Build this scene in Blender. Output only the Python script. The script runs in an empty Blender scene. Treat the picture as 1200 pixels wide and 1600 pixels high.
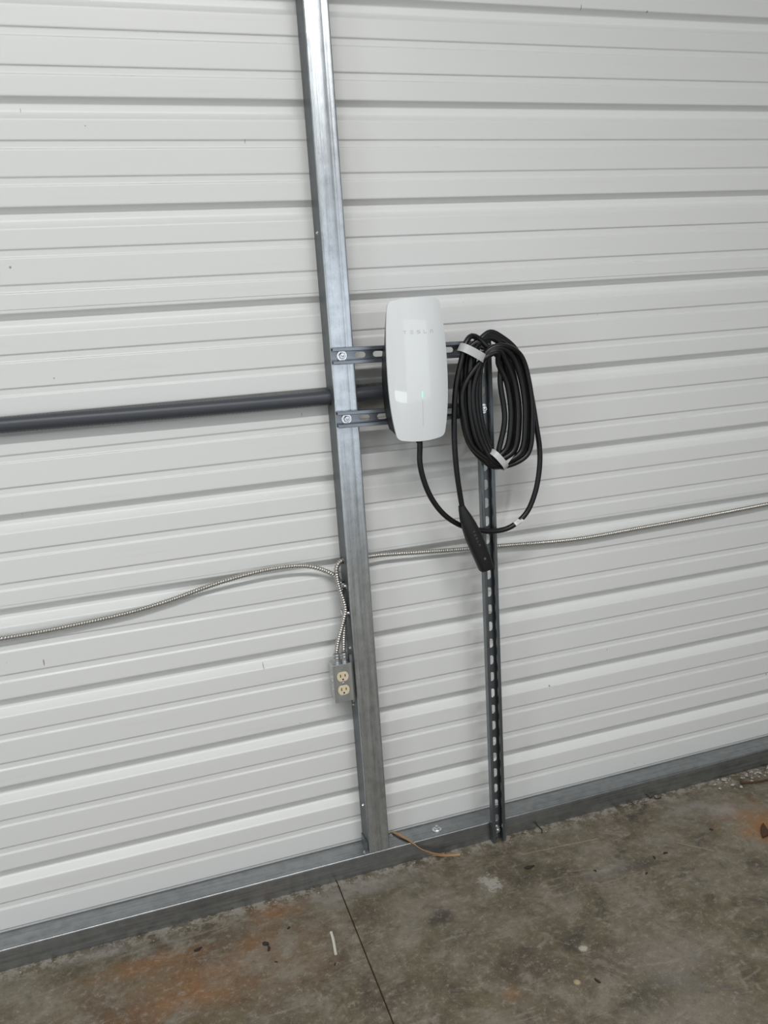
import bpy, bmesh, math, random
from mathutils import Vector, Matrix, noise
random.seed(7)
scene = bpy.context.scene
C = scene.collection

# ---------------------------------------------------------------- camera
def make_camera():
    yaw, pitch, roll, fpx = 0.30688, 0.22427, -0.06712, 1319.49
    fwd = Vector((math.sin(yaw)*math.cos(pitch), math.cos(yaw)*math.cos(pitch), -math.sin(pitch)))
    right = Vector((math.cos(yaw), -math.sin(yaw), 0)); up = right.cross(fwd)
    r = math.cos(roll)*right + math.sin(roll)*up
    u = -math.sin(roll)*right + math.cos(roll)*up
    cam = bpy.data.cameras.new('camera'); o = bpy.data.objects.new('camera', cam); C.objects.link(o)
    m = Matrix((r, u, -fwd)).transposed().to_4x4(); m.translation = (-0.5419, -2.12973, 1.53594)
    o.matrix_world = m
    cam.sensor_fit = 'VERTICAL'; cam.sensor_height = 36.0; cam.lens = fpx/1600*36.0
    cam.clip_start = 0.02
    scene.camera = o
make_camera()

# ---------------------------------------------------------------- light
world = bpy.data.worlds.new('world'); scene.world = world; world.use_nodes = True
world.node_tree.nodes['Background'].inputs[0].default_value = (0.78, 0.86, 1.0, 1)
world.node_tree.nodes['Background'].inputs[1].default_value = 0.6
def area(name, loc, target, sx, sy, power, col):
    l = bpy.data.lights.new(name, 'AREA'); l.shape = 'RECTANGLE'; l.size = sx; l.size_y = sy; l.energy = power; l.color = col
    o = bpy.data.objects.new(name, l); C.objects.link(o); o.location = loc
    o.rotation_euler = (Vector(target)-Vector(loc)).to_track_quat('-Z', 'Y').to_euler()
    return o
# ceiling strip lamps (run along the wall), daylight through the open roller door and the side door
area('strip_lamp_near', (-0.45, -2.6, 3.55), (-0.45, -2.6, 0), 2.4, 0.14, 84, (1.0, 0.995, 0.99))
area('strip_lamp_far', (1.35, -4.9, 3.55), (1.35, -4.9, 0), 0.16, 3.6, 40, (1.0, 0.995, 0.99))
area('strip_lamp_left', (-2.0, -4.4, 3.55), (-2.0, -4.4, 0), 0.16, 3.6, 40, (1.0, 0.995, 0.99))
area('wide_door_daylight', (2.35, -6.9, 1.26), (2.35, 0, 1.26), 4.2, 2.45, 27, (0.92, 0.97, 1.0))
area('glass_streak_light', (-1.55, -6.9, 0.24), (-1.55, 0, 0.24), 3.3, 0.34, 15, (0.90, 0.96, 1.0))  # added low light, out of view, makes the streak on the charger glass
area('side_door_daylight', (-3.4, -2.6, 1.1), (0, -1.2, 0.9), 1.2, 2.1, 24, (0.84, 0.92, 1.0))
cy = scene.cycles; cy.use_adaptive_sampling = True; cy.adaptive_threshold = 0.03
cy.max_bounces = 4; cy.diffuse_bounces = 3; cy.glossy_bounces = 2; cy.transmission_bounces = 2; cy.caustics_reflective = False; cy.caustics_refractive = False
scene.view_settings.view_transform = 'Standard'; scene.view_settings.look = 'None'
scene.view_settings.gamma = 1.0; scene.view_settings.use_curve_mapping = False
scene.view_settings.exposure = 0.0

# ---------------------------------------------------------------- node helpers
class NT:
    def __init__(self, name):
        self.m = bpy.data.materials.new(name); self.m.use_nodes = True
        self.t = self.m.node_tree; self.n = self.t.nodes; self.l = self.t.links
        self.b = self.n['Principled BSDF']
    def put(self, sock, v):
        if isinstance(v, bpy.types.NodeSocket): self.l.new(v, sock)
        elif v is not None:
            if isinstance(v, (tuple, list)) and len(v) == 3 and sock.type == 'RGBA': v = (*v, 1)
            sock.default_value = v
    def node(self, typ, ins=None, **kw):
        nd = self.n.new(typ)
        for k, v in kw.items(): setattr(nd, k, v)
        for k, v in (ins or {}).items(): self.put(nd.inputs[k], v)
        return nd
    def coord(self, scale=(1, 1, 1), kind='Object'):
        tc = self.node('ShaderNodeTexCoord')
        mp = self.node('ShaderNodeMapping', {'Scale': scale}); self.l.new(tc.outputs[kind], mp.inputs['Vector'])
        return mp.outputs[0]
    def noise(self, vec, scale, detail=4, rough=.55, dist=0):
        return self.node('ShaderNodeTexNoise', {'Vector': vec, 'Scale': scale, 'Detail': detail, 'Roughness': rough, 'Distortion': dist}).outputs[0]
    def ramp(self, f, stops):
        r = self.node('ShaderNodeValToRGB', {'Fac': f}); e = r.color_ramp.elements
        while len(e) < len(stops): e.new(0.5)
        for i, (p, c) in enumerate(stops):
            e[i].position = p
            e[i].color = (c, c, c, 1) if not isinstance(c, tuple) else (*c, 1)
        return r.outputs[0]
    def math(self, op, a, b=None, c=None, clamp=False):
        nd = self.node('ShaderNodeMath', operation=op, use_clamp=clamp)
        self.put(nd.inputs[0], a)
        if b is not None: self.put(nd.inputs[1], b)
        if c is not None: self.put(nd.inputs[2], c)
        return nd.outputs[0]
    def mix(self, f, a, b, mode='MIX'):
        nd = self.node('ShaderNodeMixRGB', blend_type=mode)
        self.put(nd.inputs[0], f); self.put(nd.inputs[1], a); self.put(nd.inputs[2], b)
        return nd.outputs[0]
    def bump(self, h, strength, dist):
        self.l.new(self.node('ShaderNodeBump', {'Height': h, 'Strength': strength, 'Distance': dist}).outputs[0], self.b.inputs['Normal'])
    def set(self, **kw):
        for k, v in kw.items(): self.put(self.b.inputs[k.replace('_', ' ')], v)
        return self.m

def plain(name, col, rough=.5, metal=0.0, **kw):
    t = NT(name); v = t.coord()
    n = t.noise(v, 60, 3)
    c = t.mix(t.math('MULTIPLY', n, .18), col, tuple(x*.7 for x in col))
    return t.set(Base_Color=c, Roughness=rough, Metallic=metal, **kw)

def galvanized(name, col, along, rough=.42, metal=.9, streak=.35, scale=1.0):
    t = NT(name)
    sc = [140, 140, 140]; sc[along] = 3
    v = t.coord(tuple(s*scale for s in sc)); w = t.coord()
    n1 = t.noise(v, 1.0, 4, .6); n2 = t.noise(w, 38, 5, .6); n3 = t.noise(w, 5, 3)
    f = t.math('MULTIPLY_ADD', n1, .55, t.math('MULTIPLY', n2, .45))
    k = t.ramp(f, [(.30, 1-streak), (.52, 1.0), (.72, 1+streak*.6)])
    c = t.mix(1.0, col, k, 'MULTIPLY')
    c = t.mix(t.ramp(n3, [(.52, 0.0), (.75, .35)]), c, tuple(x*.62 for x in col))
    r = t.math('MULTIPLY_ADD', n1, .22, rough-.11)
    t.bump(n1, .12, .0006)
    return t.set(Base_Color=c, Roughness=r, Metallic=metal)

def painted_steel(name, col):
    t = NT(name); w = t.coord()
    big = t.noise(t.coord((.6, 1, 3)), 1.4, 3)
    c = t.mix(t.ramp(big, [(.35, 0.0), (.7, .22)]), col, (col[0]*.93, col[1]*.945, col[2]*.92))
    dust = t.noise(t.coord((3, 1, 60)), 1.0, 4, .6)
    c = t.mix(t.ramp(dust, [(.60, 0.0), (.8, .16)]), c, (.55, .52, .46))
    # scattered specks of dirt and short upright scuffs
    vo = t.node('ShaderNodeTexVoronoi', {'Vector': t.coord((1, .2, 1)), 'Scale': 11.0, 'Randomness': 1.0})
    sp = t.math('LESS_THAN', vo.outputs['Distance'], t.math('MULTIPLY', t.ramp(t.noise(w, 9, 2), [(.42, 0.0), (.60, 1.0)]), .030))
    vo2 = t.node('ShaderNodeTexVoronoi', {'Vector': t.coord((9, .2, 1.5)), 'Scale': 2.6, 'Randomness': 1.0})
    sc = t.math('LESS_THAN', vo2.outputs['Distance'], t.math('MULTIPLY', t.ramp(t.noise(w, 6, 2), [(.46, 0.0), (.60, 1.0)]), .045))
    c = t.mix(t.math('MULTIPLY', t.math('MAXIMUM', sp, sc), .7), c, (.17, .15, .13))
    t.bump(t.noise(t.coord((2, 1, 9)), 1.3, 2), .05, .004)
    return t.set(Base_Color=c, Roughness=t.math('MULTIPLY_ADD', t.noise(w, 4, 3), .12, .30), Coat_Weight=.15, Coat_Roughness=.25)

def concrete(name):
    t = NT(name); w = t.coord()
    sep = t.node('ShaderNodeSeparateXYZ', {0: w}); X, Y = sep.outputs[0], sep.outputs[1]
    n_big = t.noise(w, 2.6, 5, .68, .7); n_mid = t.noise(w, 9, 6, .74, .5); n_fine = t.noise(w, 46, 5, .80); n_grit = t.noise(w, 190, 3, .7)
    streak = t.noise(t.coord((1.3, 4, 1)), 4.5, 5, .74, 1.4)
    c = t.ramp(n_big, [(.32, (.070, .057, .041)), (.46, (.128, .104, .070)), (.56, (.165, .140, .100)), (.70, (.215, .190, .150))])
    c = t.mix(t.ramp(t.noise(t.coord((1, 1, 1)), 5.2, 4, .7, 1.0), [(.50, 0.0), (.64, .55)]), c, (.120, .105, .055))
    c = t.mix(t.ramp(n_mid, [(.50, 0.0), (.64, .70)]), c, (.245, .218, .175))
    c = t.mix(t.ramp(n_mid, [(.34, .80), (.46, 0.0)]), c, (.052, .044, .036))
    c = t.mix(t.ramp(streak, [(.56, 0.0), (.68, .55)]), c, (.29, .26, .215))
    def blob(cx, cy, rx, ry, soft=.6, wob=.9, ns=None):
        dx = t.math('DIVIDE', t.math('SUBTRACT', X, cx), rx); dy = t.math('DIVIDE', t.math('SUBTRACT', Y, cy), ry)
        d = t.math('SQRT', t.math('ADD', t.math('MULTIPLY', dx, dx), t.math('MULTIPLY', dy, dy)))
        d = t.math('ADD', d, t.math('MULTIPLY', t.math('SUBTRACT', ns or n_mid, .5), wob*2.6))
        return t.ramp(d, [(max(0.0, 1-soft)*.5, 1.0), (.5+.001, 0.0)]) if False else t.math('MULTIPLY', t.math('SUBTRACT', 1.0, d), 1/soft, clamp=True)
    # rust stains
    for cx, cy, rx, ry, k in [(-.50, -.30, .42, .17, .22), (-.56, -.345, .17, .055, .45), (-.30, -.125, .10, .055, .5), (-.62, -.19, .20, .05, .40), (1.14, -.34, .13, .16, .8),
                              (-.48, -.28, .2, .05, .35), (.165, -.62, .035, .03, .4), (-.35, -.23, .12, .06, .3)]:
        c = t.mix(t.math('MULTIPLY', blob(cx, cy, rx, ry, .9, 1.0), k), c, (.31, .145, .052))
    # pale mineral bloom, dark oil marks
    for cx, cy, rx, ry, k in [(.56, -.66, .17, .10, .28), (.45, -.83, .2, .1, .25), (1.09, -.22, .07, .05, .65), (-.02, -.12, .17, .045, .6), (-.75, -.10, .14, .03, .5),
                              (.62, -.33, .08, .03, .5), (1.0, -.17, .10, .025, .45), (-.13, -.15, .06, .05, .4), (.83, -.27, .07, .03, .35)]:
        c = t.mix(t.math('MULTIPLY', blob(cx, cy, rx, ry, .8, 1.3), k), c, (.33, .305, .28))
    for cx, cy, rx, ry, k in [(.117, -.315, .035, .05, .75), (.31, -.19, .02, .03, .55), (.66, -.345, .14, .03, .5), (.42, -.75, .10, .06, .5), (.40, -.20, .10, .04, .3)]:
        c = t.mix(t.math('MULTIPLY', blob(cx, cy, rx, ry, .8, .8), k), c, (.050, .042, .036))
    c = t.mix(t.math('MULTIPLY', blob(.290, -.250, .026, .034, .12, 1.9, n_fine), .85), c, (.40, .385, .34))
    c = t.mix(blob(.393, -.562, .014, .014, .5, .8, n_fine), c, (.46, .42, .34))
    c = t.mix(blob(.322, -.650, .009, .010, .5, .6, n_fine), c, (.45, .36, .22))
    # crumbly lime along the steel track
    edge = t.math('MULTIPLY', t.math('ADD', Y, .135), 16.0, clamp=True)
    lime = t.math('MULTIPLY', edge, t.ramp(t.noise(w, 30, 4, .78), [(.46, 0.0), (.56, .9)]))
    c = t.mix(lime, c, (.44, .40, .345))
    c = t.mix(t.ramp(n_fine, [(.53, 0.0), (.66, .65)]), c, (.32, .285, .23))
    c = t.mix(t.ramp(n_fine, [(.28, .7), (.45, 0.0)]), c, (.050, .042, .032))
    c = t.mix(t.ramp(n_grit, [(.62, 0.0), (.72, .55)]), c, (.42, .39, .33))
    c = t.mix(t.ramp(n_grit, [(.26, .6), (.38, 0.0)]), c, (.035, .03, .026))
    # thin pale scratches
    for ax, ay, bx, by in [(.427, -.170, .668, -.193), (.86, -.30, .93, -.375)]:
        L = math.hypot(bx-ax, by-ay); ux, uy = (bx-ax)/L, (by-ay)/L
        px = t.math('SUBTRACT', X, ax); py = t.math('SUBTRACT', Y, ay)
        al = t.math('ADD', t.math('MULTIPLY', px, ux), t.math('MULTIPLY', py, uy))
        pe = t.math('ABSOLUTE', t.math('ADD', t.math('ADD', t.math('MULTIPLY', px, -uy), t.math('MULTIPLY', py, ux)), t.math('MULTIPLY', t.math('SUBTRACT', n_mid, .5), .02)))
        k = t.math('MULTIPLY', t.math('LESS_THAN', pe, .0022), t.math('MULTIPLY', t.math('GREATER_THAN', al, 0.0), t.math('LESS_THAN', al, L)))
        c = t.mix(t.math('MULTIPLY', k, .6), c, (.34, .29, .22))
    h = t.math('ADD', t.math('MULTIPLY', n_fine, .6), t.math('MULTIPLY', n_grit, .4))
    t.bump(h, .35, .0025)
    return t.set(Base_Color=c, Roughness=t.math('MULTIPLY_ADD', n_mid, .35, .42), Specular_IOR_Level=.4)

M = {}
M['siding'] = painted_steel('white_painted_siding', (.80, .808, .795))
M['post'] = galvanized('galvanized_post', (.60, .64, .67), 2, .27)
M['web'] = galvanized('shaded_zinc_web', (.21, .225, .23), 2, .55, .9, .25)  # post's left web, darker than the front: its shade is put into the colour
M['track'] = galvanized('galvanized_track', (.33, .345, .35), 0, .33)
M['strut_v'] = galvanized('strut_steel_upright', (.22, .245, .26), 2, .40, .95, .2)
M['strut_h'] = galvanized('strut_steel_level', (.32, .35, .385), 0, .38, .95, .2)
M['zinc'] = plain('zinc_hardware', (.78, .79, .80), .25, 1.0)
M['boxsteel'] = galvanized('box_steel', (.62, .64, .64), 2, .36, .95, .12)
M['armor'] = plain('armored_cable_steel', (.60, .58, .55), .33, .95)
M['conduit'] = plain('grey_conduit_plastic', (.060, .066, .078), .42)
M['ivory'] = plain('ivory_plastic', (.80, .70, .50), .35)
M['black'] = plain('black_hole', (.012, .011, .010), .7)
M['rubber'] = plain('black_cable_rubber', (.0065, .0065, .0072), .36)
M['blackplastic'] = plain('black_charger_plastic', (.014, .015, .017), .45)
M['handle'] = plain('black_handle_plastic', (.010, .010, .011), .5)
M['print_dark'] = plain('grey_print', (.52, .54, .56), .3)
M['print_handle'] = plain('handle_print', (.13, .13, .14), .5)
M['tape'] = plain('grey_tape', (.58, .59, .58), .4)
M['tag'] = plain('white_tape', (.85, .86, .86), .4)
M['tan'] = plain('tan_strip', (.46, .28, .14), .7)
M['whiteplastic'] = plain('white_plastic_scrap', (.66, .64, .55), .5)
M['bark'] = plain('dark_debris', (.035, .026, .02), .9)
M['leaf'] = plain('brown_leaf', (.075, .035, .018), .8)
M['gravel'] = plain('pale_gravel', (.42, .39, .35), .9)
M['plainwall'] = plain('plain_wall', (.42, .42, .41), .6)
M['ceil'] = plain('ceiling_white', (.66, .66, .64), .7)
M['concrete'] = concrete('stained_concrete')
M['jointdirt'] = plain('joint_dirt', (.060, .040, .025), .95)
def face_mat():
    t = NT('white_glass_face')
    return t.set(Base_Color=(.83, .86, .87, 1), Roughness=.28, Coat_Weight=1.0, Coat_Roughness=.02, Coat_IOR=1.5)
M['face'] = face_mat()
def led_mat():
    t = NT('green_status_light')
    return t.set(Base_Color=(.35, .9, .6, 1), Emission_Color=(.25, 1.0, .55, 1), Emission_Strength=.55, Roughness=.3)
M['led'] = led_mat()

# ---------------------------------------------------------------- mesh helpers
class MB:
    def __init__(self): self.v = []; self.f = []
    def add(self, vs, fs):
        o = len(self.v); self.v += [tuple(x) for x in vs]; self.f += [tuple(i+o for i in f) for f in fs]; return self
    def box(self, x0, x1, y0, y1, z0, z1):
        return self.add([(x, y, z) for z in (z0, z1) for y in (y0, y1) for x in (x0, x1)],
                        [(0, 2, 3, 1), (4, 5, 7, 6), (0, 1, 5, 4), (2, 6, 7, 3), (0, 4, 6, 2), (1, 3, 7, 5)])
    def prism(self, poly, fn, a, b):
        n = len(poly); vs = [fn(p, a) for p in poly] + [fn(p, b) for p in poly]
        fs = [tuple(range(n))[::-1], tuple(range(n, 2*n))] + [(i, (i+1) % n, n+(i+1) % n, n+i) for i in range(n)]
        return self.add(vs, fs)
    def rev(self, c, axis, prof, n=16):
        # prof: list of (distance along axis, radius); closed with caps
        ax = Vector(axis).normalized(); s = ax.orthogonal().normalized(); t = ax.cross(s); c = Vector(c)
        vs = []; fs = []
        for d, r in prof:
            for i in range(n):
                a = 2*math.pi*i/n; vs.append(c + ax*d + (s*math.cos(a)+t*math.sin(a))*r)
        for k in range(len(prof)-1):
            for i in range(n): fs.append((k*n+i, k*n+(i+1) % n, (k+1)*n+(i+1) % n, (k+1)*n+i))
        fs.append(tuple(range(n))[::-1]); fs.append(tuple((len(prof)-1)*n+i for i in range(n)))
        return self.add(vs, fs)
    def tube(self, pts, rad, seg=10):
        pts = [Vector(p) for p in pts]; n = len(pts); vs = []; fs = []
        tg = [(pts[min(i+1, n-1)]-pts[max(i-1, 0)]).normalized() for i in range(n)]
        nrm = tg[0].orthogonal().normalized()
        for i in range(n):
            if i: 
                nrm = nrm - tg[i]*nrm.dot(tg[i]); nrm.normalize()
            b = tg[i].cross(nrm); r = rad(i) if callable(rad) else rad
            for k in range(seg):
                a = 2*math.pi*k/seg; vs.append(pts[i] + (nrm*math.cos(a)+b*math.sin(a))*r)
        for i in range(n-1):
            for k in range(seg): fs.append((i*seg+k, i*seg+(k+1) % seg, (i+1)*seg+(k+1) % seg, (i+1)*seg+k))
        fs.append(tuple(range(seg))[::-1]); fs.append(tuple((n-1)*seg+k for k in range(seg)))
        return self.add(vs, fs)
    def build(self, name, mat, parent=None, smooth=None, bevel=None, origin=None):
        me = bpy.data.meshes.new(name)
        org = Vector(origin) if origin else Vector((0, 0, 0))
        me.from_pydata([tuple(Vector(v)-org) for v in self.v], [], self.f)
        bm = bmesh.new(); bm.from_mesh(me); bmesh.ops.recalc_face_normals(bm, faces=bm.faces); bm.to_mesh(me); bm.free()
        me.materials.append(M[mat])
        if smooth:
            me.polygons.foreach_set('use_smooth', [True]*len(me.polygons)); me.set_sharp_from_angle(angle=math.radians(smooth))
        o = bpy.data.objects.new(name, me); C.objects.link(o); o.location = org
        if parent:
            o.parent = parent; o.location = org - parent_loc(parent)
        if bevel:
            b = o.modifiers.new('bevel', 'BEVEL'); b.width = bevel; b.segments = 2; b.limit_method = 'ANGLE'; b.angle_limit = math.radians(40)
        return o
def parent_loc(p):
    l = Vector((0, 0, 0))
    while p: l += p.location; p = p.parent
    return l
def empty(name, loc):
    o = bpy.data.objects.new(name, None); C.objects.link(o); o.location = loc; o.empty_display_size = .05; return o
def tag(o, label, cat, group=None):
    o['label'] = label; o['category'] = cat
    if group: o['group'] = group
    return o
def struct(o, label=None, cat=None):
    o['kind'] = 'structure'
    if label: o['label'] = label
    if cat: o['category'] = cat
    return o
def spline(pts, step):
    P = [Vector(p) for p in pts]; out = []
    for i in range(len(P)-1):
        p0 = P[max(i-1, 0)]; p1 = P[i]; p2 = P[i+1]; p3 = P[min(i+2, len(P)-1)]
        n = max(2, int((p2-p1).length/step))
        # centripetal-ish Catmull-Rom through non-uniform knots
        t0 = 0; t1 = t0+max((p1-p0).length, 1e-4)**.5; t2 = t1+max((p2-p1).length, 1e-4)**.5; t3 = t2+max((p3-p2).length, 1e-4)**.5
        for k in range(n):
            t = t1+(t2-t1)*k/n
            if i == 0: p0 = p1-(p2-p1); t0 = t1-(t2-t1)
            if i == len(P)-2: p3 = p2+(p2-p1); t3 = t2+(t2-t1)
            A1 = p0*((t1-t)/(t1-t0))+p1*((t-t0)/(t1-t0)); A2 = p1*((t2-t)/(t2-t1))+p2*((t-t1)/(t2-t1)); A3 = p2*((t3-t)/(t3-t2))+p3*((t-t2)/(t3-t2))
            B1 = A1*((t2-t)/(t2-t0))+A2*((t-t0)/(t2-t0)); B2 = A2*((t3-t)/(t3-t1))+A3*((t-t1)/(t3-t1))
            out.append(B1*((t2-t)/(t2-t1))+B2*((t-t1)/(t2-t1)))
    out.append(P[-1]); return out
def holed_plate(outer, holes, fn, a, b):
    """flat sheet with real openings: 2-D outlines filled with triangles, given thickness between a and b along the third axis"""
    bm = bmesh.new(); loops = []
    for lp in [outer]+holes:
        vs = [bm.verts.new((p[0], p[1], 0)) for p in lp]; loops.append(vs)
        for i in range(len(vs)): bm.edges.new((vs[i], vs[(i+1) % len(vs)]))
    bmesh.ops.triangle_fill(bm, use_beauty=True, use_dissolve=False, edges=bm.edges[:])
    bm.verts.index_update()
    co = [v.co.copy() for v in bm.verts]; tris = [[v.index for v in f.verts] for f in bm.faces]; li = [[v.index for v in lp] for lp in loops]
    bm.free(); n = len(co)
    V = [fn((c.x, c.y), a) for c in co]+[fn((c.x, c.y), b) for c in co]
    F = [tuple(t) for t in tris]+[tuple(i+n for i in t[::-1]) for t in tris]
    for lp in li:
        for i in range(len(lp)): F.append((lp[i], lp[(i+1) % len(lp)], lp[(i+1) % len(lp)]+n, lp[i]+n))
    return V, F
def stadium(cx, cy, L, W, n=5):
    # long axis along first coordinate
    r = W/2; out = []
    for k in range(n+1): a = -math.pi/2+math.pi*k/n; out.append((cx+L/2-r+r*math.cos(a), cy+r*math.sin(a)))
    for k in range(n+1): a = math.pi/2+math.pi*k/n; out.append((cx-L/2+r+r*math.cos(a), cy+r*math.sin(a)))
    return out
def circle(cx, cy, r, n=16): return [(cx+r*math.cos(2*math.pi*i/n), cy+r*math.sin(2*math.pi*i/n)) for i in range(n)]

# ---------------------------------------------------------------- the setting
XL, XR, YF, ZC = -3.6, 4.6, -7.0, 3.7
def joint_x(y): return -.1008 - .0239*(-y)
def build_floor():
    bed = MB().box(XL, XR, YF, .06, -.20, -.005).build('floor', 'jointdirt'); struct(bed)
    for s in (-1, 1):
        g = .0016*s
        mb = MB()
        if s < 0: poly = [(XL, YF), (joint_x(YF)+g, YF), (joint_x(.06)+g, .06), (XL, .06)]
        else: poly = [(joint_x(YF)+g, YF), (XR, YF), (XR, .06), (joint_x(.06)+g, .06)]
        mb.prism(poly, lambda p, h: (p[0], p[1], h), -.005, 0.0)
        o = mb.build('concrete_slab', 'concrete', bed, bevel=.0012)
build_floor()

PITCH, Z0 = .2286, 2.28833
def panel_profile(z_top, z_bot):
    """siding section seen from inside: wide recessed ribs every pitch, two shallow ones between; list of (depth behind the face, z) going down"""
    raw = []
    k0 = -7
    for k in range(k0, 11):
        zt = Z0-k*PITCH
        raw += [(0, zt), (.0205, zt-.0115), (.0205, zt-.0285), (0, zt-.046)]
        for m in (1, 2):
            zm = zt-.023-m*PITCH/3
            raw += [(0, zm+.0105), (.0030, zm+.0065), (.0030, zm-.0065), (0, zm-.0105)]
    # fillet the corners
    out = []
    for i, (d, z) in enumerate(raw):
        if i in (0, len(raw)-1): out.append((d, z)); continue
        p = Vector((d, z)); a = Vector(raw[i-1]); b = Vector(raw[i+1])
        r = .0022 if max(d, raw[i-1][0], raw[i+1][0]) > .01 else .0013
        ua = (a-p).normalized(); ub = (b-p).normalized()
        for q in (p+ua*2.2*r, p+ua*r): out.append(tuple(q))
        for t in (.33, .66):
            out.append(tuple((p+ua*r)*(1-t)**2+p*2*t*(1-t)+(p+ub*r)*t*t))
        for q in (p+ub*r, p+ub*2.2*r): out.append(tuple(q))
    cut = [(d, z) for d, z in out if z_bot < z < z_top]
    return [(0, z_top)]+cut+[(0, z_bot)]
def build_wall():
    wall = empty('wall_back', (0, 0, 0)); struct(wall)
    lap3 = Z0-3*PITCH+.0085; lap6 = Z0-6*PITCH+.0085
    for zt, zb, off in [(ZC, lap3, -.0014), (lap3+.03, lap6, 0.0), (lap6+.03, .004, .0014)]:
        prof = panel_profile(zt, zb)
        nx = 56; xs = [XL+(XR-XL)*i/nx for i in range(nx+1)]
        vs = []; fs = []; n = len(prof)
        for x in xs:
            for d, z in prof:
                w = .0011*(noise.noise((x*1.1, z*2.2, 3.1)))
                vs.append((x, off+d+w, z))
        for i in range(nx):
            for j in range(n-1): fs.append((i*n+j, (i+1)*n+j, (i+1)*n+j+1, i*n+j+1))
        nv = len(vs)
        MB_ = MB(); MB_.add(vs, fs)
        # rolled free edge at the bottom of the sheet
        MB_.add([(xs[i], off+dy+.0011*noise.noise((xs[i]*1.1, zb*2.2, 3.1)), zb) for i in range(nx+1) for dy in (0, .0012)], [(2*i, 2*i+1, 2*i+3, 2*i+2) for i in range(nx)])
        MB_.build('siding_panel', 'siding', wall, smooth=50)
build_wall()
struct(MB().box(XL-.1, XL, YF, .06, 0, ZC).build('wall_left', 'plainwall'))
struct(MB().box(XR, XR+.1, YF, .06, 0, ZC).build('wall_right', 'plainwall'))
struct(MB().box(XL, -3.25, YF-.1, YF, 0, ZC).box(.12, .22, YF-.1, YF, 0, ZC).box(4.47, XR, YF-.1, YF, 0, ZC).box(-3.25, .12, YF-.1, YF, .45, ZC).box(.22, 4.47, YF-.1, YF, 2.52, ZC).build('wall_front', 'plainwall'))
struct(MB().box(XL, XR, YF, .06, ZC, ZC+.1).build('ceiling', 'ceil'))

# ---------------------------------------------------------------- steel frame
D, H = .0713, .0599
def hexbolt(parent, c, axis, r=.0065, washer=.012, name='bolt'):
    mb = MB(); c = Vector(c)
    mb.rev(c, axis, [(0, washer), (.0018, washer), (.0022, washer*.95)], 18)
    mb.rev(c+Vector(axis)*.002, axis, [(0, r), (.005, r), (.006, r*.8)], 6)
    mb.rev(c+Vector(axis)*.007, axis, [(0, r*.5), (.006, r*.5), (.0066, r*.35)], 10)
    return mb.build(name, 'zinc', parent, smooth=35)
def screw(parent, c, axis, r=.0045):
    mb = MB(); c = Vector(c)
    mb.rev(c, axis, [(0, r*1.5), (.001, r*1.5), (.0016, r), (.004, r*.9), (.0046, r*.6)], 10)
    return mb.build('screw', 'zinc', parent, smooth=35)

# base track: top flange, front face, rounded nose
def build_track():
    t = .002; pts = []
    R = .0042
    outer = [(-.0005, H)]
    for k in range(5): a = math.pi/2*k/4; outer.append((-D+R-R*math.sin(a), H-R+R*math.cos(a)))
    outer += [(-D, .0006)]
    inner = [(-D+t, .0006), (-D+t, H-t), (-.0005, H-t)]
    poly = outer+inner
    mb = MB(); nx = 40
    xs = [XL+.01+(XR-XL-.02)*i/nx for i in range(nx+1)]
    n = len(poly); vs = []; fs = []
    for x in xs:
        for y, z in poly: vs.append((x, y, z))
    for i in range(nx):
        for j in range(n): fs.append((i*n+j, i*n+(j+1) % n, (i+1)*n+(j+1) % n, (i+1)*n+j))
    fs += [tuple(range(n)), tuple(nx*n+j for j in range(n))]
    mb.add(vs, fs)
    o = mb.build('base_track', 'track', smooth=40)
    tag(o, 'galvanized steel base track running along the bottom of the white wall', 'steel track')
    hexbolt(o, (.2167, -.043, H), (0, 0, 1), .0085, .014, 'anchor_bolt')
    for c in ((.083, -.016, H), (-.0115, -.060, H)): screw(o, c, (0, 0, 1), .0035)
build_track()

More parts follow.
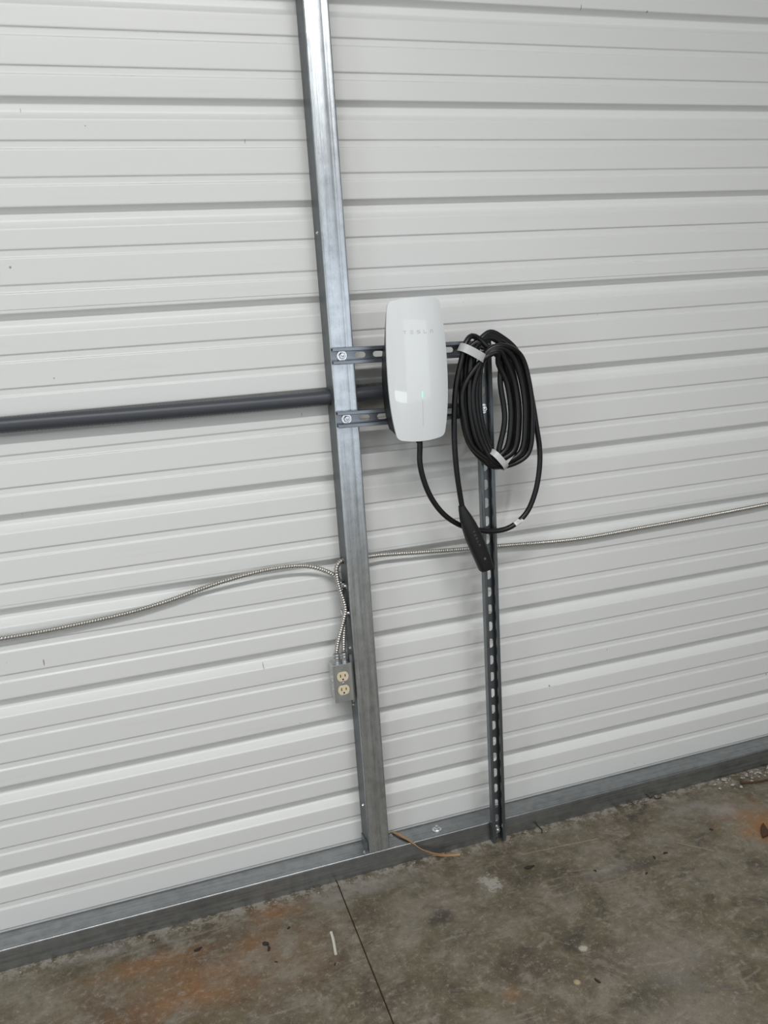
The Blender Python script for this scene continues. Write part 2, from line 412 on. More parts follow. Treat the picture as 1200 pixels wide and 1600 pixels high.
PW = .0603
def build_post():
    # sheet steel post: front with two pressed creases, two side webs with openings for conduit and cable
    z0, z1 = H+.0004, ZC-.002
    fr = [(0, -D+.0035)]
    for k in range(1, 5): a = math.pi/2*k/4; fr.append((.0035-.0035*math.cos(a), -D+.0035-.0035*math.sin(a)))
    for cx, dp in ((.019, .0002), (.043, .0006)): fr += [(cx-.0022, -D), (cx, -D+dp), (cx+.0022, -D)]
    for k in range(5): a = math.pi/2*k/4; fr.append((PW-.0035+.0035*math.sin(a), -D+.0035-.0035*math.cos(a)))
    nz = 24; vs = []; fs = []; n = len(fr)
    for j in range(nz+1):
        z = z0+(z1-z0)*j/nz
        for x, y in fr: vs.append((x, y, z))
    for j in range(nz):
        for i in range(n-1): fs.append((j*n+i, j*n+i+1, (j+1)*n+i+1, (j+1)*n+i))
    mb = MB().add(vs, fs)
    hole1 = circle(-.0262, 1.3505, .0205, 20); hole2 = circle(-.026, .9165, .0095, 14)
    outer = [(-D+.0035, z0), (-.0016, z0), (-.0016, z1), (-D+.0035, z1)]
    V, F = holed_plate(outer, [hole1, hole2], lambda p, h: (h, p[0], p[1]), PW, PW-.0016); mb.add(V, F)
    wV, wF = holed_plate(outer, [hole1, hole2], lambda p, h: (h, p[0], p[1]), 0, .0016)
    # back flanges
    mb.box(.0016, .018, -.0032, -.0016, z0, z1); mb.box(PW-.018, PW-.0016, -.0032, -.0016, z0, z1)
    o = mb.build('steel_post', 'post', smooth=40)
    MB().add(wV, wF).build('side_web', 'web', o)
    tag(o, 'tall galvanized steel post standing upright against the white wall', 'post')
    for y, z in ((-.0392, .673), (-.0254, .501), (-.043, .1975), (-.040, 1.75)): screw(o, (0, y, z), (-1, 0, 0), .0036)
    # foot clip angle
    MB().box(-.004, -.0004, -.060, -.006, H+.0004, H+.028).build('foot_clip', 'track', o)
build_post()

def strut_mesh(L, slots, fn):
    """shallow slotted strut: u along, v across 0..41.3 mm, w out 0..21 mm"""
    W, Dp, t = .0413, .0206, .0024
    mb = MB()
    V, F = holed_plate([(0, t), (L, t), (L, W-t), (0, W-t)], [stadium(s, W/2, .0286, .0143) for s in slots], lambda p, h: fn(p[0], p[1], h), 0, t)
    mb.add(V, F)
    prof = [(0, .0015), (.0015, 0), (t, 0), (t, Dp-t), (.0071, Dp-t), (.0071, .0135), (.0095, .0135), (.0095, Dp-.0012), (.0083, Dp), (.0012, Dp), (0, Dp-.0012)]
    for mirror in (False, True):
        pl = [((W-a) if mirror else a, b) for a, b in prof]
        mb.prism(pl, lambda p, u: fn(u, p[0], p[1]), 0, L)
    return mb
def strut_bolt(parent, c, name='bolt'):
    # bolt with round washer seen head-on inside the channel
    mb = MB(); c = Vector(c); ax = (0, -1, 0)
    mb.rev(c, ax, [(0, .0135), (.002, .0135), (.0026, .0128)], 20)
    mb.rev(c+Vector((0, -.0024, 0)), ax, [(0, .0085), (.005, .0085), (.0062, .007)], 6)
    mb.rev(c+Vector((0, -.008, 0)), ax, [(0, .0035), (.003, .0035), (.0034, .0025)], 10)
    return mb.build(name, 'zinc', parent, smooth=35)
YB = -D-.0004      # struts sit on the front of the post
def build_struts():
    L = .418
    for zc_l, zc_r, cap in ((1.4545, 1.4465, 'upper slotted strut rail crossing the post behind the white charger'), (1.2975, 1.2885, 'lower slotted strut rail crossing the post behind the white charger')):
        slope = (zc_r-zc_l)/.34; x0 = .0005
        def fn(u, v, w): return (x0+u, YB-w, zc_l-.02065+v+slope*u)
        mb = strut_mesh(L, [.027+.0475*i for i in range(9)], fn)
        o = mb.build('strut_rail', 'strut_h', origin=(x0, YB, zc_l))
        tag(o, cap, 'strut rail', 'slotted strut rails')
        strut_bolt(o, (.0268, YB-.0024, zc_l+slope*.027))
    # upright strut: foot at the track, top in front of the rails
    zb, zt = .0012, 1.478; x0 = .3742
    yb0 = -D-.0015; lean = (-D-.0004-.0215 - yb0)/1.27
    def fn(u, v, w): return (x0+v, yb0+lean*u-w, zb+u)
    ph = (.8308-zb) % .0508
    mb = strut_mesh(zt-zb, [s for s in (ph+.0508*i for i in range(-1, 30)) if .016 < s < zt-zb-.016], fn)
    o = mb.build('upright_strut', 'strut_v', origin=(x0, yb0, zb))
    tag(o, 'dark slotted upright strut standing on the floor behind the coiled cable', 'strut')
    strut_bolt(o, (.3948, yb0+lean*.032-.0026, .034)); strut_bolt(o, (.3948, yb0+lean*1.289-.0026, 1.2895))
    mb = MB().rev((.3985, yb0+lean*1.45-.0025, 1.452), (0, -1, 0), [(0, .011), (.004, .011), (.0042, .0055), (.060, .0055), (.062, .004)], 12)
    mb.build('hanger_bolt', 'zinc', o, smooth=35)
build_struts()

# ---------------------------------------------------------------- conduit and armored cables
def build_conduit():
    path = spline([(XL+.15, -.0262, 1.362), (-2.4, -.0262, 1.361), (-1.4, -.0262, 1.360), (-.778, -.0262, 1.3572), (-.4, -.0262, 1.353), (-.1, -.0262, 1.3505), (0, -.0262, 1.3505), (.0603, -.0262, 1.3505), (.12, -.028, 1.351), (.165, -.034, 1.352), (.188, -.052, 1.352), (.193, -.070, 1.352)], .0042)
    n = len(path)
    mb = MB().tube(path, lambda i: .0186+(.00035 if i % 2 else -.00035), 20)
    o = mb.build('flexible_conduit', 'conduit', smooth=60)
    tag(o, 'thick dark grey flexible conduit running left along the wall into the charger', 'conduit')
    MB().rev((.193, -.069, 1.352), (0, -1, 0), [(0, .0205), (.006, .0225), (.017, .0225), (.018, .020)], 16).build('end_fitting', 'blackplastic', o, smooth=35)
build_conduit()

def armored(path, name, label, r=.0057):
    pts = spline(path, .0021)
    sh = (.0, .55, .55, -.55)
    mb = MB().tube(pts, lambda i: r+(.0010 if i % 3 else -.0012), 9)
    o = mb.build(name, 'armor', smooth=60)
    return tag(o, label, 'cable')
ym = -.0135
armored([(XL+.1, ym, .84), (-2.6, ym, .86), (-1.7, ym, .875), (-1.2, ym, .857), (-.857, ym, .8495), (-.771, ym, .850), (-.682, ym, .854), (-.559, ym, .8625), (-.464, ym, .876), (-.315, ym-.001, .9065),
         (-.18, ym-.002, .920), (-.095, -.018, .9135), (-.045, -.022, .892), (-.020, -.023, .872), (-.0085, -.024, .850), (-.0085, -.028, .82), (-.0095, -.034, .785), (-.012, -.038, .750), (-.016, -.039, .715), (-.0205, -.039, .668)],
        'armored_cable', 'metal armored cable sagging across the left wall towards the outlet box')
armored([(XR-.1, ym, .97), (3.2, ym, .95), (2.2, ym, .915), (1.7, ym, .892), (1.41, ym, .883), (1.167, ym, .8755), (.935, ym, .871), (.715, ym, .868), (.467, ym, .884), (.348, ym, .892), (.214, ym, .903),
         (.11, -.016, .9125), (.0603, -.026, .9165), (0, -.026, .9165), (-.012, -.029, .911), (-.021, -.036, .899), (-.0225, -.040, .885), (-.0205, -.039, .862), (-.0165, -.041, .838), (-.011, -.045, .812), (-.0085, -.048, .788),
         (-.0145, -.046, .760), (-.024, -.043, .729), (-.034, -.041, .698), (-.0405, -.039, .668)],
        'armored_cable', 'metal armored cable running right of the post behind the hanging charging plug')
def clip(c, name_label):
    x, y, z = c
    mb = MB()
    # saddle strap: half ring over the cable, ear with screw
    n = 10; R = .0088
    for j in range(n):
        a0 = math.pi*j/n-math.pi/2; a1 = math.pi*(j+1)/n-math.pi/2
        pr = []
        for a in (a0, a1):
            for rr in (R, R+.0012): pr.append((-.0085-rr*math.cos(a), y+rr*math.sin(a)))
        mb.add([(p[0], p[1], z+s) for s in (-.006, .006) for p in pr], [(0, 1, 3, 2), (4, 6, 7, 5), (0, 4, 5, 1), (2, 3, 7, 6), (1, 5, 7, 3), (0, 2, 6, 4)])
    mb.box(-.0095, -.0003, y-R-.0012, y-R, z-.006, z+.006); mb.box(-.0095, -.0003, y+R, y+R+.0012, z-.006, z+.006)
    mb.box(-.0015, -.0003, y-.027, y-R, z-.006, z+.006)
    o = mb.build('cable_clip', 'zinc', origin=c)
    tag(o, name_label, 'cable clip', 'cable clips on the post')
    mb = MB().rev((-.0015, y-.018, z), (-1, 0, 0), [(0, .005), (.002, .005), (.0045, .004), (.005, .002)], 10)
    mb.build('screw', 'zinc', o, smooth=35)
clip((-.0003, -.0245, .850), 'upper small zinc clip holding an armored cable to the post')
clip((-.0003, -.036, .778), 'lower small zinc clip where the two armored cables meet')

# ---------------------------------------------------------------- outlet box
def build_outlet():
    x0, x1, zb, zt = -.0605, -.0070, .5305, .6385
    root = empty('outlet_box', ((x0+x1)/2, -.015, zb))
    mb = MB().box(x0+.002, x1-.001, -.0555, -.012, zb+.002, zt-.002)
    body = mb.build('box_body', 'boxsteel', root, bevel=.002)
    for z in (.560, .585, .610):
        MB().rev((x0+.002, -.034, z), (-1, 0, 0), [(0, .0075), (.0006, .0075), (.0008, .006)], 14).build('knockout', 'boxsteel', body, smooth=30)
    # cover plate with two receptacle openings
    xc = (x0+x1)/2; zc = (zb+zt)/2
    def recep(zc_, r=.0172, fl=.0142, n=24):
        out = []
        for i in range(n):
            a = 2*math.pi*i/n; out.append((xc+r*math.cos(a), zc_+max(-fl, min(fl, r*math.sin(a)))))
        return out
    holes = [recep(zc+.0195), recep(zc-.0195)]
    rr = .003; outer = []
    for cx, cz, a0 in ((x1-rr, zt-rr, 0), (x0+rr, zt-rr, 90), (x0+rr, zb+rr, 180), (x1-rr, zb+rr, 270)):
        for k in range(4): a = math.radians(a0+30*k); outer.append((cx+rr*math.cos(a), cz+rr*math.sin(a)))
    V, F = holed_plate(outer, holes, lambda p, h: (p[0], h, p[1]), -.0560, -.0600)
    cov = MB().add(V, F).build('cover_plate', 'boxsteel', root, bevel=.0012)
    MB().rev((xc, -.0600, zc), (0, -1, 0), [(0, .0032), (.0008, .0032), (.0012, .002)], 10).build('screw', 'zinc', cov, smooth=30)
    for s in (1, -1):
        c = zc+.0195*s
        mb = MB().prism(recep(c, .0166, .0136), lambda p, h: (p[0], h, p[1]), -.050, -.0612)
        r = mb.build('receptacle', 'ivory', root, bevel=.0008)
        for dx, hh in ((-.0064, .0042), (.0064, .0036)):
            MB().box(xc+dx-.0013, xc+dx+.0013, -.06135, -.0605, c+.0025-hh, c+.0025+hh).build('blade_slot', 'black', r)
        MB().rev((xc, -.0605, c-.0082), (0, -1, 0), [(0, .0026), (.00085, .0026)], 10).build('ground_hole', 'black', r)
    # mounting ear towards the post and screws
    MB().box(x1-.001, -.0004, -.0480, -.0462, zb-.012, zt+.018).build('mounting_bracket', 'boxsteel', root)
    MB().rev(((x0+x1)/2-.012, -.036, zb+.001), (0, 0, -1), [(0, .004), (.004, .004), (.006, .002)], 8).build('screw', 'zinc', root, smooth=35)
    # twin cable connectors on top
    for x in (-.0405, -.0205):
        mb = MB().rev((x, -.039, zt-.003), (0, 0, 1), [(0, .0105), (.005, .0105), (.0052, .0085), (.009, .0085), (.0095, .0098), (.026, .0098), (.0275, .0085)], 14)
        c = mb.build('cable_connector', 'boxsteel', root, smooth=35)
        MB().rev((x-.002, -.0485, zt+.014), (0, -1, 0), [(0, .0036), (.003, .0036), (.0036, .002)], 8).build('clamp_screw', 'zinc', c, smooth=35)
    MB().box(-.052, -.010, -.044, -.034, zt+.008, zt+.022).build('clamp_bar', 'boxsteel', root, bevel=.0015)
    tag(root, 'metal outlet box with two ivory receptacles fixed beside the steel post', 'outlet')
build_outlet()

# ---------------------------------------------------------------- wall charger
XC, ZM, HH = .1855, 1.409, .1722
YFACE = -.199
def face_y(x, z):
    dx = abs(x-XC)/.0775; t = (z-ZM)/HH
    return YFACE + .017*dx**2.5 + .009*t*t
def face_w(t):
    w = .0775 - (.0120*t**2.2 if t > 0 else .0165*(-t)**2.4)
    r = .014; d = (1-abs(t))*HH
    if d < r: w -= r-math.sqrt(max(0, r*r-(r-d)**2))
    return w
def letters(strokes_list, place, th):
    mb = MB()
    for strokes in strokes_list:
        for (ax, az), (bx, bz) in strokes:
            L = math.hypot(bx-ax, bz-az); ux, uz = (bx-ax)/L*th/2, (bz-az)/L*th/2
            q = [(ax-ux-uz, az-uz+ux), (bx+ux-uz, bz+uz+ux), (bx+ux+uz, bz+uz-ux), (ax-ux+uz, az-uz-ux)]
            vs = [place(p, 0) for p in q]+[place(p, 1) for p in q]
            mb.add(vs, [(0, 1, 2, 3), (7, 6, 5, 4)]+[(i, (i+1) % 4, 4+(i+1) % 4, 4+i) for i in range(4)])
    return mb
def wordmark(w, h, gap):
    g = {'T': [((0, 1), (1, 1)), ((.5, .78), (.5, 0))], 'E': [((0, 1), (1, 1)), ((0, .5), (1, .5)), ((0, 0), (1, 0))],
         'S': [((1, 1), (0, 1)), ((0, 1), (0, .5)), ((0, .5), (1, .5)), ((1, .5), (1, 0)), ((1, 0), (0, 0))],
         'L': [((0, 1), (0, 0)), ((0, 0), (1, 0))], 'A': [((0, 1), (1, 1)), ((0, .55), (0, 0)), ((0, .55), (1, .55)), ((1, .55), (1, 0))]}
    out = []; tot = 5*w+4*gap
    for i, ch in enumerate('TESLA'):
        ox = -tot/2+i*(w+gap)
        out.append([((ox+a[0]*w, (a[1]-.5)*h), (ox+b[0]*w, (b[1]-.5)*h)) for a, b in g[ch]])
    return out
def build_charger():
    root = empty('wall_charger', (XC, -.0925, 1.237))
    NU, NV = 28, 44
    def row(j): return -math.cos(math.pi*j/NV)
    vs = []; 
    for j in range(NV+1):
        t = row(j); w = face_w(t)
        for i in range(NU+1):
            u = -1+2*i/NU; x = XC+u*w
            z = ZM+t*HH - (.0045 if t > 0 else -.0045)*abs(t)**3*(u*u)
            vs.append((x, face_y(x, z), z))
    n = NU+1
    fs = [(j*n+i, j*n+i+1, (j+1)*n+i+1, (j+1)*n+i) for j in range(NV) for i in range(NU)]
    bd = [i for i in range(n)]+[j*n+NU for j in range(1, NV+1)]+[NV*n+i for i in range(NU-1, -1, -1)]+[j*n for j in range(NV-1, 0, -1)]
    m = len(bd); o = len(vs)
    loop = [Vector(vs[k]) for k in bd]
    for dy, ins in ((.0022, 1.004), (.0060, 1.0)):
        for p in loop: vs.append((XC+(p.x-XC)*ins, p.y+dy, ZM+(p.z-ZM)*(1+(ins-1)*.5)))
    for i in range(m): fs.append((bd[i], bd[(i+1) % m], o+(i+1) % m, o+i)); fs.append((o+i, o+(i+1) % m, o+m+(i+1) % m, o+m+i))
    fs.append(tuple(o+m+i for i in range(m)))
    face = MB().add(vs, fs).build('faceplate', 'face', root, smooth=50)
    # housing lofted from behind the face to the back plate on the strut rails
    rings = []; K = 9; yb = YB-.0206-.0004
    zb0, zb1 = 1.252, 1.478
    for k in range(K+1):
        s = k/K; e = s*s*(3-2*s); rg = []
        for p in loop:
            nx = (p.x-XC); nz = (p.z-ZM)/HH
            fx = XC+nx*.965; fz = ZM+(p.z-ZM)*.985; fy = p.y+.0045
            bx = XC+nx*.83; bz = (zb0+zb1)/2+nz*(zb1-zb0)/2
            rg.append((fx+(bx-fx)*e, fy+(yb-fy)*s, fz+(bz-fz)*(e if nz > 0 else s)))
        rings.append(rg)
    V = [p for rg in rings for p in rg]; Fc = [(k*m+i, k*m+(i+1) % m, (k+1)*m+(i+1) % m, (k+1)*m+i) for k in range(K) for i in range(m)]
    Fc += [tuple(range(m))[::-1], tuple(K*m+i for i in range(m))]
    body = MB().add(V, Fc).build('housing', 'blackplastic', root, smooth=50)
    MB().rev((.1985, -.128, 1.250), (0, 0, -1), [(0, .0105), (.014, .0105), (.018, .0085), (.026, .0078)], 16).build('cable_gland', 'blackplastic', body, smooth=35)
    # lettering, status light and light slit on the face
    def place(p, k):
        x = .1875+p[0]; z = 1.5005+p[1]-.018*p[0]; return (x, face_y(x, z)-.0001-.0002*k, z)
    letters(wordmark(.0066, .0068, .0105), place, .0011).build('lettering', 'print_dark', face)
    def strip(xa, za, xb, zb, w, mat, name):
        mb = MB(); N = 8
        pr = []
        for i in range(N+1):
            s = i/N; x = xa+(xb-xa)*s; z = za+(zb-za)*s
            k = w/2*(1 if 0 < i < N else .5)
            for dx in (-k, k):
                for dd in (0, .00035): pr.append((x+dx, face_y(x+dx, z)-.00005-dd, z))
        F = []
        for i in range(N):
            a = 4*i; b = a+4
            F += [(a, b, b+1, a+1), (a+2, a+3, b+3, b+2), (a+1, b+1, b+3, a+3), (a, a+2, b+2, b)]
        F += [(0, 1, 3, 2), (4*N, 4*N+2, 4*N+3, 4*N+1)]
        mb.add(pr, F); return mb.build(name, mat, face)
    strip(.1885, 1.359, .1882, 1.343, .0022, 'led', 'status_light')
    strip(.1882, 1.338, .1872, 1.272, .0007, 'print_dark', 'light_slit')
    # the long cable, from the housing round the coil to the plug
    COIL = [(0.201, -0.128, 1.2363), (0.1995, -0.128, 1.2102), (0.1973, -0.128, 1.174), (0.205, -0.128, 1.1264), (0.225, -0.128, 1.0732), (0.2583, -0.128, 1.026), (0.3026, -0.127, 0.992), (0.3577, -0.126, 0.9708), (0.4139, -0.126, 0.962), (0.4518, -0.127, 0.9693), (0.4941, -0.129, 0.9995), (0.5222, -0.13, 1.0528), (0.5376, -0.13, 1.1212), (0.539, -0.13, 1.1731), (0.5327, -0.13, 1.222), (0.5117, -0.13, 1.3455), (0.4799, -0.13, 1.433), (0.4378, -0.132, 1.4706), (0.4051, -0.134, 1.4856), (0.3746, -0.137, 1.4702), (0.3302, -0.134, 1.4367), (0.3179, -0.134, 1.3461), (0.3187, -0.134, 1.2725), (0.3386, -0.134, 1.199), (0.4082, -0.1325, 1.1375), (0.4811, -0.131, 1.165), (0.5, -0.131, 1.2543), (0.4936, -0.131, 1.3471), (0.4668, -0.131, 1.4281), (0.4347, -0.132, 1.4644), (0.4048, -0.134, 1.4793), (0.3758, -0.137, 1.4669), (0.3421, -0.135, 1.4359), (0.3293, -0.135, 1.3451), (0.3307, -0.135, 1.2714), (0.3508, -0.135, 1.1978), (0.4078, -0.134, 1.1463), (0.4615, -0.133, 1.1717), (0.4803, -0.133, 1.2564), (0.4732, -0.133, 1.3489), (0.4519, -0.133, 1.4228), (0.4308, -0.132, 1.4566), (0.4045, -0.134, 1.4713), (0.3774, -0.137, 1.4628), (0.3469, -0.149, 1.4358), (0.3339, -0.149, 1.3455), (0.3358, -0.149, 1.2721), (0.3558, -0.149, 1.1989), (0.4045, -0.1415, 1.1554), (0.4444, -0.134, 1.1776), (0.463, -0.134, 1.2582), (0.4553, -0.134, 1.3505), (0.4389, -0.134, 1.4179), (0.4324, -0.132, 1.4597), (0.4047, -0.134, 1.4745), (0.3768, -0.137, 1.4645), (0.3601, -0.136, 1.4345), (0.3469, -0.136, 1.3437), (0.3491, -0.136, 1.2696), (0.3694, -0.136, 1.1958), (0.4069, -0.136, 1.1467), (0.4879, -0.136, 1.1627), (0.5068, -0.136, 1.2541), (0.5007, -0.136, 1.3467), (0.4712, -0.136, 1.4311), (0.4355, -0.132, 1.466), (0.4049, -0.134, 1.4809), (0.3755, -0.137, 1.4677), (0.3473, -0.137, 1.4355), (0.3344, -0.137, 1.3448), (0.3361, -0.137, 1.271), (0.3562, -0.137, 1.1974), (0.403, -0.1435, 1.1418), (0.49, -0.15, 1.1622), (0.5087, -0.15, 1.2551), (0.5031, -0.15, 1.3472), (0.4777, -0.154, 1.4228), (0.4212, -0.168, 1.4512), (0.3846, -0.166, 1.4427), (0.3606, -0.159, 1.4047), (0.3429, -0.153, 1.345), (0.3452, -0.153, 1.2716), (0.3654, -0.153, 1.1983), (0.3977, -0.1555, 1.1543), (0.4655, -0.158, 1.1706), (0.4841, -0.158, 1.2583), (0.4777, -0.158, 1.3498), (0.4525, -0.162, 1.4187), (0.4167, -0.168, 1.4458), (0.383, -0.166, 1.4378), (0.3641, -0.156, 1.4043), (0.3526, -0.15, 1.344), (0.3553, -0.15, 1.2703), (0.3756, -0.15, 1.1969), (0.3985, -0.1545, 1.1617), (0.4448, -0.159, 1.1777), (0.4633, -0.159, 1.2604), (0.4561, -0.159, 1.3517), (0.431, -0.163, 1.4142), (0.4122, -0.168, 1.4404), (0.3814, -0.166, 1.4328), (0.3691, -0.15, 1.4038), (0.3637, -0.144, 1.3426), (0.3668, -0.144, 1.2686), (0.3873, -0.144, 1.1948), (0.4014, -0.149, 1.1682), (0.4272, -0.154, 1.1837), (0.4456, -0.154, 1.2617), (0.4377, -0.154, 1.353), (0.4126, -0.158, 1.4093), (0.4078, -0.168, 1.435), (0.3797, -0.166, 1.4279), (0.3534, -0.158, 1.4052), (0.3148, -0.152, 1.3474), (0.3159, -0.152, 1.2744), (0.3357, -0.152, 1.2015), (0.401, -0.149, 1.1564), (0.4129, -0.146, 1.1885), (0.4313, -0.146, 1.2624), (0.4226, -0.146, 1.3539), (0.4198, -0.15, 1.4191), (0.3942, -0.146, 1.445), (0.3697, -0.14, 1.4721), (0.3484, -0.145, 1.4799), (0.3289, -0.152, 1.4655), (0.3134, -0.155, 1.4242), (0.2957, -0.157, 1.3653), (0.2868, -0.158, 1.302), (0.2831, -0.157, 1.2209), (0.2869, -0.155, 1.1374), (0.2968, -0.152, 1.0581), (0.2995, -0.152, 1.0389)]
    pts = spline(COIL, .008)
    cab = MB().tube(pts, .0072, 12).build('charging_cable', 'rubber', root, smooth=60)
    # tape bands
    def band(c, d1, r1, r2, ax, width, name, n=28, th=.0012):
        c = Vector(c); d1 = Vector(d1).normalized(); ax = Vector(ax).normalized(); d2 = ax.cross(d1).normalized()
        V = []; F = []
        for i in range(n):
            a = 2*math.pi*i/n; ca, sa = math.cos(a), math.sin(a)
            ex = 2/2.6; px = math.copysign(abs(ca)**ex, ca); py = math.copysign(abs(sa)**ex, sa)
            for rr in (0, th):
                for s in (-width/2, width/2): V.append(c+d1*px*(r1+rr)+d2*py*(r2+rr)+ax*s)
        for i in range(n):
            a = 4*i; b = 4*((i+1) % n)
            F += [(a, b, b+1, a+1), (a+2, a+3, b+3, b+2), (a, a+2, b+2, b), (a+1, b+1, b+3, a+3)]
        return MB().add(V, F).build(name, 'tape', cab, smooth=50)
    band((.3445, -.150, 1.4375), (.86, 0, -.50), .036, .025, (.50, 0, .86), .021, 'tape_band')
    b2 = band((.405, -.148, 1.160), (.62, 0, -.78), .031, .027, (.78, 0, .62), .016, 'tape_band')
    mb = MB().add([(.418, -.172, 1.158), (.436, -.177, 1.168), (.440, -.178, 1.172), (.424, -.172, 1.150), (.418, -.1708, 1.158), (.436, -.1758, 1.168), (.440, -.1768, 1.172), (.424, -.1708, 1.150)],
                  [(0, 1, 2, 3), (7, 6, 5, 4), (0, 4, 5, 1), (1, 5, 6, 2), (2, 6, 7, 3), (3, 7, 4, 0)])
    mb.build('tape_end', 'tape', cab)
    tg = MB().tube([(.4590, -.1285, .9725), (.4665, -.1288, .9765), (.4740, -.1290, .9815)], .0078, 14)
    t_ = tg.build('cable_tag', 'tag', cab, smooth=50)
    mb = MB().add([(.462, -.136, .976), (.484, -.138, .982), (.478, -.138, .988), (.462, -.137, .983), (.462, -.135, .976), (.484, -.137, .982), (.478, -.137, .988), (.462, -.136, .983)],
                  [(0, 1, 2, 3), (7, 6, 5, 4), (0, 4, 5, 1), (1, 5, 6, 2), (2, 6, 7, 3), (3, 7, 4, 0)]).build('tag_flap', 'tag', cab)
    # plug handle
    sp = [(.2958, -.1525, 1.0530), (.2960, -.1525, 1.0515), (.299, -.1525, 1.040), (.306, -.152, 1.020), (.315, -.152, .996), (.3265, -.151, .965), (.338, -.151, .934), (.350, -.150, .903), (.3600, -.150, .873), (.3612, -.150, .8690)]
    wd = [.0045, .0078, .0105, .0155, .0195, .0222, .0222, .0215, .0205, .0190]; td = [.0045, .008, .0105, .0135, .0165, .0180, .0180, .0175, .0170, .0160]
    V = []; F = []; N = 20
    for i, (p, w, d) in enumerate(zip(sp, wd, td)):
        p = Vector(p); tgv = (Vector(sp[min(i+1, len(sp)-1)])-Vector(sp[max(i-1, 0)])).normalized()
        if i >= len(sp)-2: tgv = Vector((.22, 0, -1)).normalized()
        side = Vector((0, 1, 0)).cross(tgv).normalized(); nr = tgv.cross(side).normalized()
        ex = 2/2.8
        for k in range(N):
            a = 2*math.pi*k/N; ca, sa = math.cos(a), math.sin(a)
            V.append(p+side*w*math.copysign(abs(ca)**ex, ca)+nr*d*math.copysign(abs(sa)**ex, sa))
    for i in range(len(sp)-1):
        for k in range(N): F.append((i*N+k, i*N+(k+1) % N, (i+1)*N+(k+1) % N, (i+1)*N+k))
    F += [tuple(range(N))[::-1], tuple((len(sp)-1)*N+k for k in range(N))]
    hd = MB().add(V, F).build('plug_handle', 'handle', root, smooth=45)
    dirv = Vector((.36, 0, -.93)).normalized(); sdv = Vector((.93, 0, .36))
    def placeh(p, k):
        q = Vector((.328, 0, .962))+dirv*p[0]+sdv*p[1]; return (q.x, -.1692-.0003*k, q.z)
    letters(wordmark(.0046, .0046, .0056), placeh, .0009).build('lettering', 'print_handle', hd)
    MB().rev((.350, -.1672, .9035), (0, -1, 0), [(0, .0035), (.0008, .0032)], 12).build('release_button', 'print_handle', hd)
    tag(root, 'white glass-fronted vehicle charger with coiled black cable and hanging plug', 'car charger')
build_charger()

# ---------------------------------------------------------------- small things on the floor
def tan_strip():
    pts = spline([(.0905, -.004, H+.004), (.104, -.030, H+.006), (.1195, -.058, H+.004), (.131, -.0755, .0595), (.150, -.083, .040), (.180, -.088, .020), (.215, -.094, .008), (.262, -.104, .004)], .006)
    n = len(pts); V = []; F = []
    for i, p in enumerate(pts):
        s = i/(n-1); w = .0042*(.6+.6*math.sin(math.pi*min(1, s*1.1)))+.0006
        t = (pts[min(i+1, n-1)]-pts[max(i-1, 0)]).normalized(); side = t.cross(Vector((0, -.5, 1))).normalized(); up = side.cross(t).normalized()
        side = (side*math.cos(s*2.4)+up*math.sin(s*2.4)).normalized(); up = side.cross(t).normalized()
        for a, b in ((-1, -1), (1, -1), (1, 1), (-1, 1)): V.append(p+side*w*a+up*.0009*b)
    for i in range(n-1):
        for k in range(4): F.append((4*i+k, 4*i+(k+1) % 4, 4*i+4+(k+1) % 4, 4*i+4+k))
    F += [(0, 3, 2, 1), (4*n-4, 4*n-3, 4*n-2, 4*n-1)]
    tag(MB().add(V, F).build('tan_strip', 'tan'), 'thin tan wood strip draped over the base track beside the post foot', 'strip')
tan_strip()
o = MB().tube(spline([(-.1712, -.268, .0042), (-.1725, -.29, .0042), (-.176, -.318, .0042), (-.1800, -.346, .0042)], .006), lambda i: .0040, 8).build('plastic_scrap', 'whiteplastic', smooth=50)
tag(o, 'short white plastic offcut lying on the concrete left of the floor joint', 'scrap')
def flake(c, r, h, seed, rot):
    rnd = random.Random(seed); n = 7; V = []; F = []
    for k in range(n):
        a = 2*math.pi*k/n; q = r*rnd.uniform(.45, 1.1); x, y = q*math.cos(a)*1.5, q*math.sin(a)*.65
        X = c[0]+x*math.cos(rot)-y*math.sin(rot); Y = c[1]+x*math.sin(rot)+y*math.cos(rot)
        V += [(X, Y, .0003), (X, Y, .0003+h*rnd.uniform(.4, 1.2))]
    V += [(c[0], c[1], .0003), (c[0], c[1], .0003+h*1.3)]
    for k in range(n):
        a, b = 2*k, 2*((k+1) % n); F += [(a, b, b+1, a+1), (a+1, b+1, 2*n+1), (b, a, 2*n)]
    return MB().add(V, F)
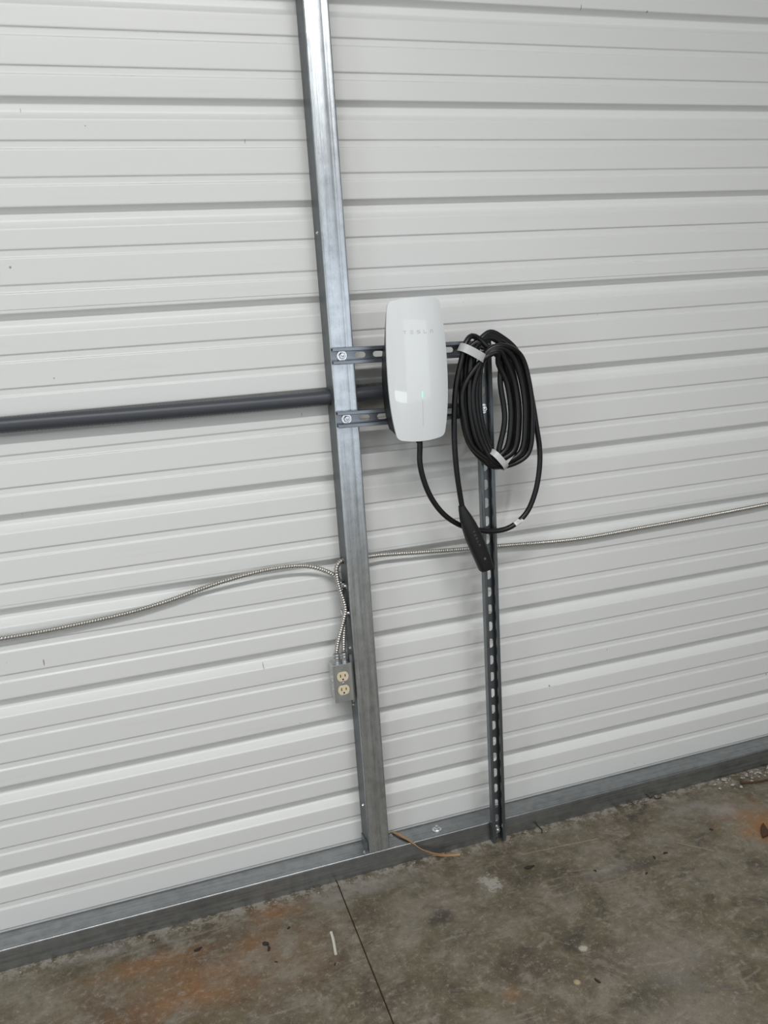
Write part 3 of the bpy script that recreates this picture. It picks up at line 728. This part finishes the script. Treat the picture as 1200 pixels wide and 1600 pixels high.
bits = [(.418, -.2334, .011, 'dark debris fleck lying between the upright strut and the pale flaked patch'),
        (.578, -.319, .005, 'tiny dark crumb right of the pale flaked patch on the floor'),
        (.699, -.384, .005, 'dark crumb in the middle of the right half of the floor'),
        (-.337, -.237, .010, 'larger of two touching dark flecks left of the white offcut'),
        (-.332, -.256, .008, 'smaller of two touching dark flecks left of the white offcut'),
        (-.503, -.190, .008, 'dark fleck nearest the base track in the left rust stain'),
        (.366, -.664, .007, 'dark fleck beside the small ochre spot at the bottom of the photo'),
        (-.27, -.205, .006, 'dark fleck between the base track and the white offcut'),
        (-.325, -.31, .004, 'tiny dark crumb in front of the two touching flecks'),
        (.76, -.335, .006, 'left of two dark crumbs on the dark smear at the right'),
        (.80, -.33, .006, 'right of two dark crumbs on the dark smear at the right'),
        (.99, -.29, .005, 'small dark crumb close to the rust stain at the right'),
        (-.19, -.375, .004, 'tiny dark crumb just in front of the white offcut')]
for i, (x, y, r, lab) in enumerate(bits):
    tag(flake((x, y), r, r*.45, i, i*1.9).build('debris_fleck', 'bark'), lab, 'debris', 'dark debris flecks on the floor')
tag(flake((1.118, -.362), .030, .007, 77, .9).build('dead_leaf', 'leaf'), 'dark brown dead leaf on the rust stain at the right', 'leaf')
tw = MB().tube(spline([(1.235, -.128, .004), (1.28, -.145, .006), (1.34, -.152, .005), (1.39, -.17, .006)], .012), lambda i: .0032, 7).build('twig', 'leaf', smooth=50)
tag(tw, 'thin brown twig by the base track in the far right corner', 'twig')
tw = MB().tube(spline([(.523, -.0775, .022), (.527, -.082, .012), (.535, -.092, .005), (.528, -.106, .003)], .005), .0018, 6).build('twig', 'bark', smooth=50)
tag(tw, 'tiny dark curled twig leaning on the track right of the strut', 'twig')
tw = MB().tube(spline([(.915, -.0765, .018), (.925, -.084, .006), (.934, -.088, .012), (.94, -.092, .003), (.96, -.092, .003)], .005), .0017, 6).build('twig', 'bark', smooth=50)
tag(tw, 'tiny dark bent wire against the base track, right part of photo', 'twig')
def gravel():
    rnd = random.Random(5); mb = MB()
    for i in range(220):
        u = rnd.random()
        if u < .5: x = 1.15+rnd.random()*.5; y = -.080-abs(rnd.gauss(0, .028)); r = rnd.uniform(.002, .0095)
        else: x = rnd.uniform(-.95, 1.3); y = -.076-abs(rnd.gauss(0, .016)); r = rnd.uniform(.001, .0035)
        V = []; 
        for a, b, c in ((1, 0, 0), (-1, 0, 0), (0, 1, 0), (0, -1, 0), (0, 0, 1), (0, 0, -1)):
            k = r*rnd.uniform(.6, 1.2); V.append((x+a*k, y+b*k, max(.0002, r*.5+c*k*.7)))
        mb.add(V, [(0, 2, 4), (2, 1, 4), (1, 3, 4), (3, 0, 4), (2, 0, 5), (1, 2, 5), (3, 1, 5), (0, 3, 5)])
    o = mb.build('gravel_crumbs', 'gravel'); o['kind'] = 'stuff'
    tag(o, 'pale crumbs of gravel and lime strewn along the base track', 'gravel')
gravel()
